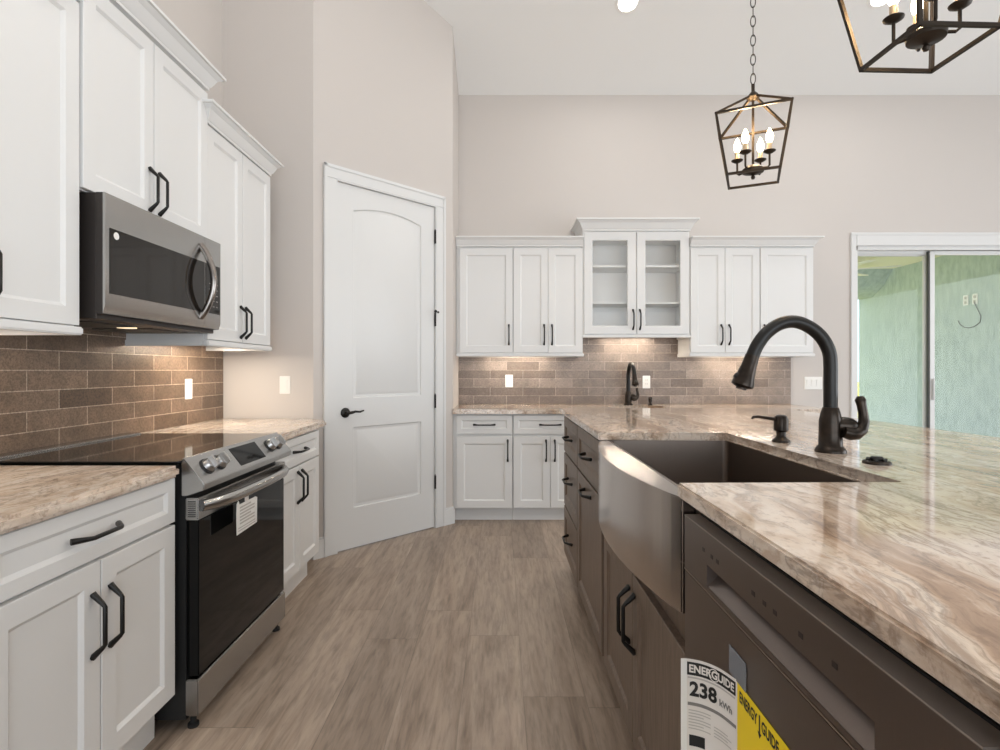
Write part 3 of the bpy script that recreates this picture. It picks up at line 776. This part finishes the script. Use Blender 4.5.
# ---- faucet
def faucet(name, label, loc, rz, s=1.0, turn=0.):
    R = Matrix.Rotation(turn, 3, 'Z')
    t = thing(name, label, 'faucet', loc, rz, None)
    t.scale = (s, s, s)
    b = MB(); b.lathe([(0, 0), (.041, 0), (.041, .006), (.036, .014), (.031, .020), (.0305, .06), (.030, .09), (.026, .112), (.0215, .128), (.0205, .130), (0, .1305)], 28)
    body = b.build('body', 'bronze', t, smooth=50)
    P = [(0, 0, .128), (0, 0, .20), (0, 0, .25), (-.004, 0, .291), (-.025, 0, .332), (-.060, 0, .3625), (-.103, 0, .379), (-.147, 0, .3725), (-.185, 0, .347), (-.212, 0, .312), (-.2285, 0, .276)]
    Q = []
    for i in range(len(P) - 1):
        p0, p1, p2, p3 = [Vector(P[max(0, min(len(P) - 1, i + k))]) for k in (-1, 0, 1, 2)]
        for k in range(4):
            u = k / 4; Q.append(.5 * ((2 * p1) + (-p0 + p2) * u + (2 * p0 - 5 * p1 + 4 * p2 - p3) * u * u + (-p0 + 3 * p1 - 3 * p2 + p3) * u ** 3))
    Q.append(Vector(P[-1]))
    b = MB(); b.tube(Q, .0185, 20); b.build('spout', 'black', t, smooth=60)
    e = Vector(P[-1]); dd = (Vector((-.2575, 0, .192)) - e).normalized()
    b = MB(); b.lathe([(0, -.004), (.0195, -.004), (.020, .004), (.0215, .03), (.026, .06), (.031, .078), (.031, .088), (.022, .092), (.015, .094), (.015, .099), (0, .099)], 24, e, dd)
    head = b.build('spray_head', 'bronze', t, smooth=45)
    b = MB(); c = e + dd * .055; side = Vector((-1, 0, -.25)).normalized(); b.lathe([(0, 0), (.014, 0), (.013, .010), (.008, .016), (0, .017)], 14, c + side * .018, side); b.build('spray_button', 'black', head)
    b = MB(); b.lathe([(0, 0), (.026, 0), (.026, .03), (.023, .044), (.016, .054), (0, .056)], 20, R @ Vector((.012, -.006, .078)), R @ Vector((1, -.12, -.05)))
    b.build('valve_hub', 'bronze', body, smooth=45)
    b = MB(); b.tube([R @ Vector(p) for p in [(.018, -.03, .062), (.038, -.030, .056), (.057, -.026, .056), (.075, -.022, .067), (.085, -.018, .090), (.084, -.016, .115), (.081, -.014, .137), (.079, -.012, .153), (.078, -.012, .163)]], [.016, .018, .018, .017, .0145, .0125, .0125, .0145, .008], 14)
    b.build('lever', 'bronze', t, smooth=60)
    return t
faucet('kitchen_faucet', 'tall dark bronze gooseneck faucet standing behind the island sink', (.9615, 1.571, IT), 0)
faucet('kitchen_faucet', 'small dark bronze gooseneck faucet at the back wall sink', (1.15, 4.84, .914), math.radians(90), .97, math.radians(-80))


def dispenser(label, loc, s=1.0, rz=0.):
    t = thing('soap_dispenser', label, 'soap dispenser', loc, rz); t.scale = (s, s, s)
    b = MB(); b.lathe([(0, 0), (.0278, 0), (.0278, .006), (.018, .014), (.0145, .020), (.0145, .034), (.019, .036), (.0225, .040), (.0225, .074), (.018, .086), (.010, .090), (0, .090)], 24); b.build('body', 'bronze', t, smooth=40)
    b = MB(); b.tube([(0, 0, .075), (-.03, 0, .077), (-.075, 0, .084), (-.092, 0, .083), (-.097, 0, .076)], [.007, .006, .005, .0045, .004], 10); b.build('spout', 'bronze', t, smooth=60)
dispenser('dark bronze soap dispenser on the island left of the faucet', (.931, 1.789, IT))
dispenser('small dark soap dispenser right of the back wall faucet', (1.345, 4.83, .914), .8, math.radians(70))
t = thing('air_switch', 'low round dark bronze button cover on the island right of the faucet', 'button', (.961, 1.377, IT))
b = MB(); b.lathe([(0, 0), (.032, 0), (.032, .005), (.028, .008), (0, .008)], 28); b.build('base_ring', 'bronze', t)
b = MB(); b.lathe([(0, 0), (.015, 0), (.016, .006), (.012, .010), (0, .011)], 20, (0, 0, .008)); 
for k in range(6): b.box(.010 * math.cos(k) * 2.1 - .004, .010 * math.cos(k) * 2.1 + .004, .010 * math.sin(k) * 2.1 - .004, .010 * math.sin(k) * 2.1 + .004, .0075, .013, .001)
b.build('button_cap', 'black', t)

# ---- dishwasher
YD1 = 1.126; WD = YD1 - .43; XD = .385
t = thing('dishwasher', 'dark stainless dishwasher in the island beneath the granite', 'dishwasher', (XD, YD1, 0), RI)
MB().box(.004, WD - .004, .032, .60, .10, .930).build('tub', 'blackplastic', t)
MB().box(.004, WD - .004, .07, .55, 0, .0995).build('toe_kick', 'blackplastic', t)
b = MB(); b.box(0, WD, 0, .030, .118, .814, .002, 2); dd_ = b.build('door', 'dw', t)
# control panel with pocket handle
px0, px1, pz0, pz1 = .120, WD - .125, .826, .866
b = MB()
b.box(0, px0, 0, .030, .818, .925); b.box(px1, WD, 0, .030, .818, .925); b.box(px0, px1, 0, .030, pz1, .925); b.box(px0, px1, 0, .030, .818, pz0)
b.build('control_panel', 'dw', t)
b = MB(); b.rings([[(px0, .024, pz1 + .03), (px1, .024, pz1 + .03), (px1, .024, pz0), (px0, .024, pz0)], [(px0, .026, pz1 + .03), (px1, .026, pz1 + .03), (px1, .026, pz0), (px0, .026, pz0)]])
b.rings([[(px0, .024, pz0 + .02), (px1, .024, pz0 + .02), (px1, .001, pz0), (px0, .001, pz0)], [(px0, .026, pz0 + .018), (px1, .026, pz0 + .018), (px1, .003, pz0 - .002), (px0, .003, pz0 - .002)]])
b.build('pocket_handle', 'dw', t)
MB().box(0, WD, -.0005, .031, .9255, .9275).build('top_edge', 'dwtop', t)
MB().box(0, WD, -.0008, .010, .8145, .8172).build('seam_edge', 'dwlight', t)
for x in (.10, .14, .165, .30, .335, .365, .43, .50): MB().box(x, x + .010, -.0006, -.0001, .885, .892).build('key_mark', 'darkgrey', t)

# ---- energy label: white sheet curling off the door, yellow sheet flat on it
t = thing('energy_label', 'white and yellow energy label curling off the dishwasher door', 'label', (.36, .88, .5))
ctrl = [Vector((.3150, .9405)), Vector((.3300, .9385)), Vector((.3510, .9290)), Vector((.3700, .9075)), Vector((.3835, .8735))]
def cat(P, n=8):
    Q = []
    for i in range(len(P) - 1):
        p0, p1, p2, p3 = [P[max(0, min(len(P) - 1, i + k))] for k in (-1, 0, 1, 2)]
        for k in range(n):
            u = k / n; Q.append(.5 * ((2 * p1) + (-p0 + p2) * u + (2 * p0 - 5 * p1 + 4 * p2 - p3) * u * u + (-p0 + 3 * p1 - 3 * p2 + p3) * u ** 3))
    Q.append(P[-1]); return Q
CQ = cat(ctrl); CL = [0.]
for a, c in zip(CQ, CQ[1:]): CL.append(CL[-1] + (c - a).length)
WL = CL[-1]
def oncurve(s, off=0.):
    s = max(0., min(WL, s))
    for i in range(len(CL) - 1):
        if s <= CL[i + 1] + 1e-9:
            u = (s - CL[i]) / max(1e-9, CL[i + 1] - CL[i]); p = CQ[i].lerp(CQ[i + 1], u); tg = (CQ[i + 1] - CQ[i]).normalized(); break
    nrm = Vector((tg.y, -tg.x));
    if nrm.dot(-p) < 0: nrm = -nrm
    return p + nrm * off
LT, LB_ = .726, .515
def sheet_part(name, s0, s1, z0, z1, off, mt, parent, topf=None, n=20):
    b = MB(); 
    for o0, o1 in ((off, off - .0003),):
        A = []; 
        for k in range(n + 1):
            s = s0 + (s1 - s0) * k / n; p = oncurve(s, o0); q = oncurve(s, o1)
            A.append([b.bm.verts.new((p.x, p.y, z0)), b.bm.verts.new((p.x, p.y, z1)), b.bm.verts.new((q.x, q.y, z1)), b.bm.verts.new((q.x, q.y, z0))])
        for u, v in zip(A, A[1:]):
            for i in range(4): b.bm.faces.new((u[i], u[(i + 1) % 4], v[(i + 1) % 4], v[i]))
        b.bm.faces.new(A[0]); b.bm.faces.new(list(reversed(A[-1])))
    return b.build(name, mt, parent, True, smooth=60)
ws = sheet_part('white_sheet', 0, WL, LB_, LT, 0, 'paper', t)
sheet_part('sheet_margin', 0, .010, LB_, LT, .0003, 'paperedge', t)
def wmap(cx, cz, off=.0009):
    def f(x, y): p = oncurve(cx + x, off); return (p.x, p.y, cz + y)
    return f
sheet_part('header_band', .0105, WL - .003, LT - .0275, LT - .005, .0005, 'ink', t)
b = MB(); text_bm(b, 'ENERGUIDE', .0185, wmap(.0105 + (WL - .0135) / 2, LT - .0165), sx=.86, offset=.035)
rc, rz_ = .0105 + (WL - .0135) * .505, LT - .0165; 
rg = [[], []]
for k in range(28):
    a = 2 * PI * k / 28
    for q, r_ in ((0, .0108), (1, .0092)):
        p = oncurve(rc + r_ * math.cos(a) * .9, .0009); rg[q].append((p.x, p.y, rz_ + r_ * math.sin(a)))
b.rings(rg, False, False); b.build('header_lettering', 'paper', t, True)
b = MB(); text_bm(b, '238', .034, wmap(.038, LT - .052), sx=.92, offset=.035); b.build('consumption_figure', 'ink', t, True)
b = MB(); text_bm(b, 'kWh', .0155, wmap(.080, LT - .057), sx=.9, offset=.03); b.build('unit_lettering', 'greyink', t, True)
sheet_part('rule_line', .0115, WL - .004, LT - .033, LT - .0305, .0006, 'paleink', t)
sheet_part('rule_bar', .0115, WL - .002, LT - .080, LT - .0745, .0006, 'greyink', t)
k0 = MB()
for k in range(7):
    s0 = .013; s1 = .05 - .012 * (k % 3 == 2); z = LT - .089 - k * .0052
    for (q0, q1) in ((s0, s1),) + (((.056, .092 - .008 * (k % 2)),) if k > 2 else ()):
        pts_ = [oncurve(q0 + (q1 - q0) * i / 8, .0007) for i in range(9)]
        vs = [(k0.bm.verts.new((p.x, p.y, z)), k0.bm.verts.new((p.x, p.y, z + .0018))) for p in pts_]
        for u, v in zip(vs, vs[1:]): k0.bm.faces.new((u[0], v[0], v[1], u[1]))
k0.build('fine_print', 'paleink', t, True)
sheet_part('scale_box', .014, .04, LT - .150, LT - .131, .0006, 'ink', t)
XY = XD - .0012; YY1 = .8735; YY0 = .705
b = MB(); b.box(XY, XD - .0006, YY0, YY1, LB_, LT - .002); ys_ = b.build('yellow_sheet', 'yellow', t, True)
b = MB()
def ymap(cy, cz):
    return lambda x, y: (XY - .0004, cy - x, cz + y)
text_bm(b, 'ENERGY', .024, ymap(YY1 - .038, LT - .021), sx=.66, offset=.032)
text_bm(b, 'GUIDE', .024, ymap(YY1 - .106, LT - .021), sx=.70, offset=.032)
ay = YY1 - .0755
b.rings([[(XY - .0004, ay + a, LT + c) for a, c in ((.002, -.008), (-.002, -.008), (-.002, -.034), (-.006, -.034), (0, -.043), (.006, -.034), (.002, -.034))]], True, False)
b.build('yellow_lettering', 'ink', t, True)
b = MB(); b.box(XD - .0022, XD - .0013, .842, .903, .7245, .770); tag(b.build('tape_strip', 'tape'), 'clear bluish tape strip stuck on the dishwasher door', 'tape')

# ------------------------------------------------------------------ outlets and switches
def plate(name, label, cat_, loc, rz, gangs=1, rocker=False):
    t = thing(name, label, cat_, loc, rz)
    wd = .07 + (gangs - 1) * .046
    b = MB(); b.box(-wd / 2, wd / 2, -.006, -.0005, -.058, .058, .0025, 2); b.build('cover_plate', 'plate', t)
    for k in range(gangs):
        cx = (k - (gangs - 1) / 2) * .046
        if rocker:
            b = MB(); b.prism([(-.006, -.032), (-.0075, -.032), (-.0115, .032), (-.006, .032)], 'x', cx - .0165, cx + .0165, .001); b.build('rocker', 'plate', t)
        else:
            b = MB(); b.box(cx - .0165, cx + .0165, -.008, -.006, -.033, .033, .001)
            r_ = b.build('receptacle', 'plate', t)
            b = MB()
            for zz in (-.018, .018):
                b.box(cx - .008, cx - .0055, -.0083, -.0079, zz - .004, zz + .006); b.box(cx + .0055, cx + .008, -.0083, -.0079, zz - .004, zz + .006)
            b.build('slots', 'slot', r_)
    return t
plate('wall_outlet', 'white outlet on the brown tile behind the range', 'outlet', (XL + .0115, 3.096, 1.119), RL)
plate('light_switch', 'white rocker switch on the short wall left of the pantry door', 'switch', (-1.393, 3.5, 1.131), 0, 1, True)
plate('wall_outlet', 'white outlet on the back tile above the left base cabinet', 'outlet', (.083, D - .0115, 1.127), 0)
plate('wall_outlet', 'white outlet on the back tile right of the small faucet', 'outlet', (1.341, D - .0115, 1.118), 0)
plate('light_switch', 'wide white switch plate on the wall left of the sliding door', 'switch', (2.875, D, 1.108), 0, 3, True)

# ------------------------------------------------------------------ pendants
def pendant(label, x, y, rz):
    t = thing('pendant_lantern', label, 'pendant light', (x, y, 2.036), rz, 'lantern pendants over the island')
    s0, s1, h, r = .097, .137, .243, .0046
    b = MB()
    lo = [Vector((a * s0, c * s0, 0)) for a, c in ((-1, -1), (1, -1), (1, 1), (-1, 1))]
    hi = [Vector((a * s1, c * s1, h)) for a, c in ((-1, -1), (1, -1), (1, 1), (-1, 1))]
    apex = Vector((0, 0, .352))
    def bar(p, q):
        v = (q - p).normalized(); b.tube([p - v * r * .7, q + v * r * .7], r * 1.41, 4, up=(0, 0, 1) if abs(v.z) < .9 else None)
    for i in range(4):
        j = (i + 1) % 4; bar(lo[i], lo[j]); bar(hi[i], hi[j]); bar(lo[i], hi[i]); bar(hi[i], apex + (hi[i] - apex).normalized() * .02)
    b.build('frame', 'lantern', t, smooth=20)
    b = MB(); b.lathe([(0, .325), (.012, .327), (.026, .338), (.020, .352), (.012, .360), (.007, .366), (.007, .395), (0, .396)], 18)
    b.tube([(0, 0, .06), (0, 0, .335)], .0055, 8); b.build('stem', 'lantern', t, smooth=40)
    b = MB(); b.lathe([(0, -.006), (.006, -.004), (.009, .004), (.005, .012), (.012, .016), (.042, .024), (.044, .036), (.034, .046), (.012, .052), (0, .053)], 22); hub = b.build('hub', 'lantern', t, smooth=40)
    for k in range(4):
        a = PI / 4 + k * PI / 2 + .35; u = Vector((math.cos(a), math.sin(a), 0))
        b = MB(); b.tube([u * .03 + Vector((0, 0, .036)), u * .060 + Vector((0, 0, .030)), u * .068 + Vector((0, 0, .036)), u * .068 + Vector((0, 0, .085))], .0042, 8)
        c = u * .068
        b.lathe([(0, .083), (.010, .084), (.023, .092), (.024, .095), (.008, .092), (0, .092)], 18, c); b.build('arm', 'lantern', t, smooth=40)
        b = MB(); b.lathe([(0, .092), (.0095, .092), (.0095, .127), (0, .127)], 14, c); b.build('candle_sleeve', 'candle', t, smooth=40)
        b = MB(); b.lathe([(0, .127), (.006, .127), (.012, .138), (.0145, .150), (.012, .165), (.006, .180), (.0012, .190), (0, .1905)], 14, c)
        bo = b.build('bulb', 'bulb', t, smooth=60)
        l = bpy.data.lights.new('bulb_light', 'POINT'); l.energy = 2.2; l.color = (1, .70, .38); l.shadow_soft_size = .02
        lo_ = bpy.data.objects.new('bulb_light', l); COL.objects.link(lo_); lo_.parent = t; lo_.location = c + Vector((0, 0, .22))
    b = MB(); z = .40; ztop = zc(y) - 2.036 - .03; k = 0
    while z < ztop:
        lp = []
        for q in range(12):
            a = 2 * PI * q / 12; dx = .0095 * math.cos(a); dz = .024 * math.sin(a)
            lp.append((dx, 0, z + .018 + dz) if k % 2 == 0 else (0, dx, z + .018 + dz))
        b.tube(lp, .0021, 6, closed=True); z += .0405; k += 1
    b.build('chain', 'lantern', t, smooth=60)
    b = MB(); b.lathe([(0, ztop - .0), (.05, ztop + .005), (.06, ztop + .02), (.06, ztop + .03), (0, ztop + .03)], 24); b.build('canopy', 'lantern', t)
pendant('dark bronze lantern pendant with four lit candle bulbs, hanging whole in view', 1.066, 2.275, math.radians(-25))
pendant('dark bronze lantern pendant nearest the camera, cut off by the top right frame edge', 1.073, 1.36, math.radians(2))

# ------------------------------------------------------------------ recessed ceiling lights
SL = math.atan(.36)
def can(x, y, label, e):
    sl = SL if y > 2.4 else 0.
    t = thing('recessed_light', label, 'ceiling light', (x, y, zc(y)), 0, 'recessed ceiling lights'); t.rotation_euler = (-sl, 0, 0)
    b = MB(); b.lathe([(.072, -.001), (.095, -.001), (.095, -.006), (.075, -.009), (.072, -.004)], 28); b.build('trim_ring', 'plate', t)
    b = MB(); b.lathe([(0, -.0005), (.0715, -.0005), (.0715, -.004), (0, -.004)], 28); b.build('lens', 'can', t)
    l = area('can_light', (0, 0, -.012), (0, 0, 0), .14, .14, e, (1, .97, .93), t, 'DISK')
can(.98, 4.14, 'lit round recessed light in the sloped ceiling at the top frame edge', 9)
for (x, y) in ((-.55, 2.2), (2.9, 4.1), (-.55, .3), (2.9, 2.0), (1.1, -.4), (4.8, 3.2)):  # unseen ceiling lights added to brighten the room
    can(x, y, 'added unseen recessed ceiling light brightening the kitchen', 9)

# under-cabinet LED strips
def strip(x, y, z, sx, sy, e, rz=0): area('under_cabinet_light', (x, y, z), (0, 0, rz), sx, sy, e, (1.0, .88, .72))
strip(.17, D - .13, UB - .004, .55, .03, 3.4); strip(1.17, D - .13, gz0 - .004, .45, .03, 3.6); strip(2.15, D - .13, UB - .004, .6, .03, 3.4)
strip(XL + .17, 3.0, UB - .004, .03, .4, 5.0); strip(XL + .17, 1.45, UB - .004, .03, .5, 2.0)
